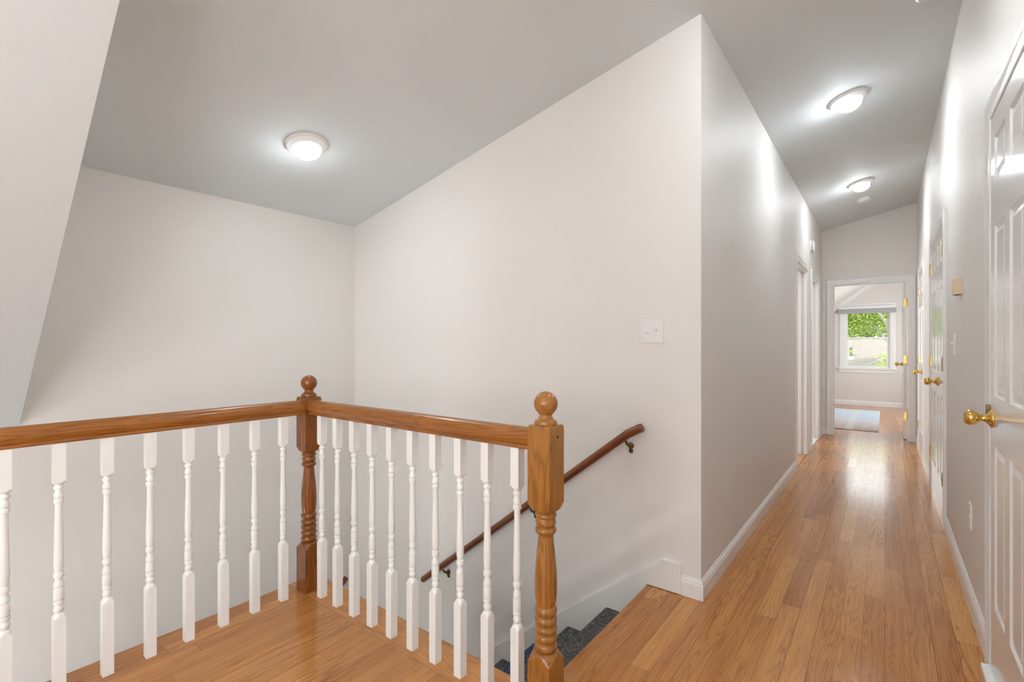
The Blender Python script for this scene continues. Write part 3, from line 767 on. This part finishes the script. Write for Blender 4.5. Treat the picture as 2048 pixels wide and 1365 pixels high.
Mv = Matrix.Translation((vx, vy, roof_z(vy) + .01)) @ Matrix.Rotation(math.atan(kr), 4, 'X'); box(bm, -.12, .12, -.12, .1, -.005, .02, M=Mv); bevel(bm, .006)
lathe(bm, [(.12, 0), (.08, .08), (.06, .1)], Mv, 16); obj('vent_flashing', bm, M_siding, hs, label='white flashing')
# tree
M_bark = mat('grey_bark', (.30, .27, .23), .9); t = NT(M_bark); t.bump(t.noise(t.objc(), 14, 4), .8, .03)
M_leaf = mat('spring_leaves', (.28, .42, .06), .6); t = NT(M_leaf); rnd = t.noise(t.objc(), 2.4, 3)
t.link(t.ramp(rnd, [(.25, (.12, .19, .03)), (.5, (.28, .37, .07)), (.75, (.45, .51, .13))]), t.b.inputs['Base Color'])
t.b.inputs['Transmission Weight'].default_value = 0.
tl = t.new('ShaderNodeBsdfTranslucent'); tl.inputs[0].default_value = (.42, .50, .12, 1); ms = t.new('ShaderNodeMixShader'); ms.inputs[0].default_value = .35
t.link(t.b.outputs[0], ms.inputs[1]); t.link(tl.outputs[0], ms.inputs[2]); t.link(ms.outputs[0], t.n['Material Output'].inputs[0])
def leaves(bm, c, rad, n, size):
    c = Vector(c)
    for _ in range(n):
        v = Vector((random.gauss(0, 1), random.gauss(0, 1), random.gauss(0, 1))).normalized() * (random.random() ** .45)
        p = c + Vector((v.x * rad[0], v.y * rad[1], v.z * rad[2]))
        s = size * random.uniform(.6, 1.2)
        M = Matrix.Translation(p) @ Matrix.Rotation(random.uniform(0, 2 * PI), 4, 'Z') @ Matrix.Rotation(random.uniform(-1.1, 1.1), 4, 'X') @ Matrix.Rotation(random.uniform(-.8, .8), 4, 'Y')
        q = [(-.5, 0, 0), (-.15, .28, .06), (.25, .22, .05), (.55, 0, -.06), (.25, -.22, .05), (-.15, -.28, .06)]
        vs = [bm.verts.new(M @ (Vector(k) * s)) for k in q]
        bm.faces.new((vs[0], vs[1], vs[2], vs[3])); bm.faces.new((vs[0], vs[3], vs[4], vs[5]))
def tree(label, base, trunk, blobs, size, low=None):
    r = thing('leafy_tree', label, 'tree', base)
    bm = bmesh.new()
    for pts, rr in trunk: tube(bm, pts, rr, 10)
    obj('trunk', bm, M_bark, r, 50)
    bm = bmesh.new()
    for c, rad, n in blobs: leaves(bm, c, rad, n, size)
    o = obj('foliage', bm, M_leaf, r); o['kind'] = 'stuff'
    if low:
        bm = bmesh.new()
        for pts, rr in low[0]: tube(bm, pts, rr, 8)
        bo_ = obj('low_branch', bm, M_bark, r, 50)
        bm = bmesh.new()
        for c, rad, n in low[1]: leaves(bm, c, rad, n, low[2])
        o = obj('branch_leaves', bm, M_leaf, bo_); o['kind'] = 'stuff'
    return r
# local coordinates: base at (1.2, 23.5, -3.2)
tree('bright green leafy tree with a leaning grey trunk outside the bedroom window', (1.3, 24.5, -3.2),
     [([(0, 0, 0), (-.35, 0, 2.6), (-.95, -.1, 4.7), (-1.7, -.2, 6.2), (-1.9, -.2, 6.8)], [.15, .12, .09, .07, .04]),
      ([(-.7, -.05, 3.8), (-1.6, .4, 5.2), (-2.6, .6, 6.4)], [.07, .05, .02]), ([(-1.2, 0, 5.3), (-.3, .3, 6.4), (.4, .4, 7.4)], [.07, .05, .02])],
     [((-1.3, .6, 5.9), (2.4, 1.5, 1.05), 8500), ((-2.7, .8, 5.8), (1.3, 1.0, .95), 2800), ((.2, .9, 5.75), (1.2, 1.0, 1.0), 2600)], .105,
     ([([(-.45, 0, 3.2), (-.75, -2.2, 4.0), (-1.2, -3.8, 4.1), (-1.9, -4.6, 3.7)], [.035, .025, .015, .006]), ([(-.75, -2.2, 4.0), (-.8, -3.4, 3.7), (-1.1, -4.2, 3.4)], [.02, .012, .005])],
      [((-1.32, -4.4, 4.05), (.25, .3, .2), 45), ((-1.35, -4.5, 3.75), (.3, .3, .16), 55), ((-1.5, -4.6, 3.58), (.22, .2, .1), 30), ((-2.25, -4.5, 4.22), (.1, .1, .05), 5), ((-1.95, -4.5, 3.5), (.15, .1, .08), 8)], .11))
tree('darker green trees standing beyond the neighbouring roof', (-3.2, 37., -3.2),
     [([(0, 0, 0), (.1, 0, 3), (0, .1, 7)], [.25, .2, .08])],
     [((0, 0, 5.), (3.6, 2., 2.4), 5000), ((4.2, .5, 5.2), (3.2, 2., 2.4), 4600)], .25)

# ================================================================== LIGHT
W = bpy.data.worlds.new('sky'); S.world = W; W.use_nodes = True
bg = W.node_tree.nodes['Background']; bg.inputs[0].default_value = (.86, .93, 1., 1); bg.inputs[1].default_value = 2.2
def lamp(name, ty, loc, direction, energy, col, **kw):
    l = bpy.data.lights.new(name, ty); l.energy = energy; l.color = col
    for k, v in kw.items(): setattr(l, k, v)
    o = bpy.data.objects.new(name, l); C.objects.link(o); o.location = loc
    o.rotation_euler = Vector(direction).to_track_quat('-Z', 'Y').to_euler(); return o
lamp('sun', 'SUN', (0, 0, 20), (.25, .72, -.75), 2.2, (1., .95, .87), angle=.02)
FILL_TINT = (.97, .985, 1.)  # cool white shared by the added fill lamps
lamp('fill_rear', 'AREA', (-.45, YREAR - .10, 1.42), (-.1, 1, -.02), 22, FILL_TINT, shape='RECTANGLE', size=1.1, size_y=1.35)  # unseen fill lamp outside the added rear window
lamp('fill_landing', 'AREA', (XR + .08, -1.4, 1.4), (-1, .1, .02), 13, FILL_TINT, shape='RECTANGLE', size=1.1, size_y=1.2)  # lamp added out of view to lift the steep slope
lamp('fill_bedroom_side', 'AREA', (BXR + .08, 10.05, 1.35), (-1, 0, -.05), 26, FILL_TINT, shape='RECTANGLE', size=1.7, size_y=1.3)  # added fill lamp outside the made-up bedroom side window
lamp('fill_side_room', 'AREA', (-2.8, 5.2, 1.5), (1, .25, 0), 18, FILL_TINT, shape='RECTANGLE', size=1., size_y=1.2)  # fill lamp added inside the room, which has no window
lamp('fill_bathroom', 'AREA', (-2.8, 7.1, 1.5), (1, 0, 0), 18, FILL_TINT, shape='RECTANGLE', size=1., size_y=1.2)  # another added fill, shining out through the second left doorway
lamp('fill_downstairs', 'AREA', (-2.9, -1.5, -1.6), (0, 1, .25), 14, FILL_TINT, shape='RECTANGLE', size=1., size_y=1.3)  # unseen lamp added to brighten the lower stairwell

# ================================================================== CAMERA
cam = bpy.data.cameras.new('camera'); co = bpy.data.objects.new('camera', cam); C.objects.link(co)
co.location = (0, 0, 1.2); co.rotation_euler = (PI / 2, 0, math.atan(746 / 967.))
cam.sensor_width = 36.; cam.lens = 967. / 2048 * 36; cam.shift_y = (693 - 682.5) / 2048; cam.clip_start = .02
S.camera = co
S.view_settings.view_transform = 'Standard'; S.view_settings.look = 'None'; S.view_settings.gamma = 1; S.view_settings.exposure = 0.98
S.view_settings.use_curve_mapping = False
try:
    S.cycles.use_denoising = True; S.cycles.max_bounces = 10; S.cycles.diffuse_bounces = 6; S.cycles.sample_clamp_indirect = 6
except Exception: pass
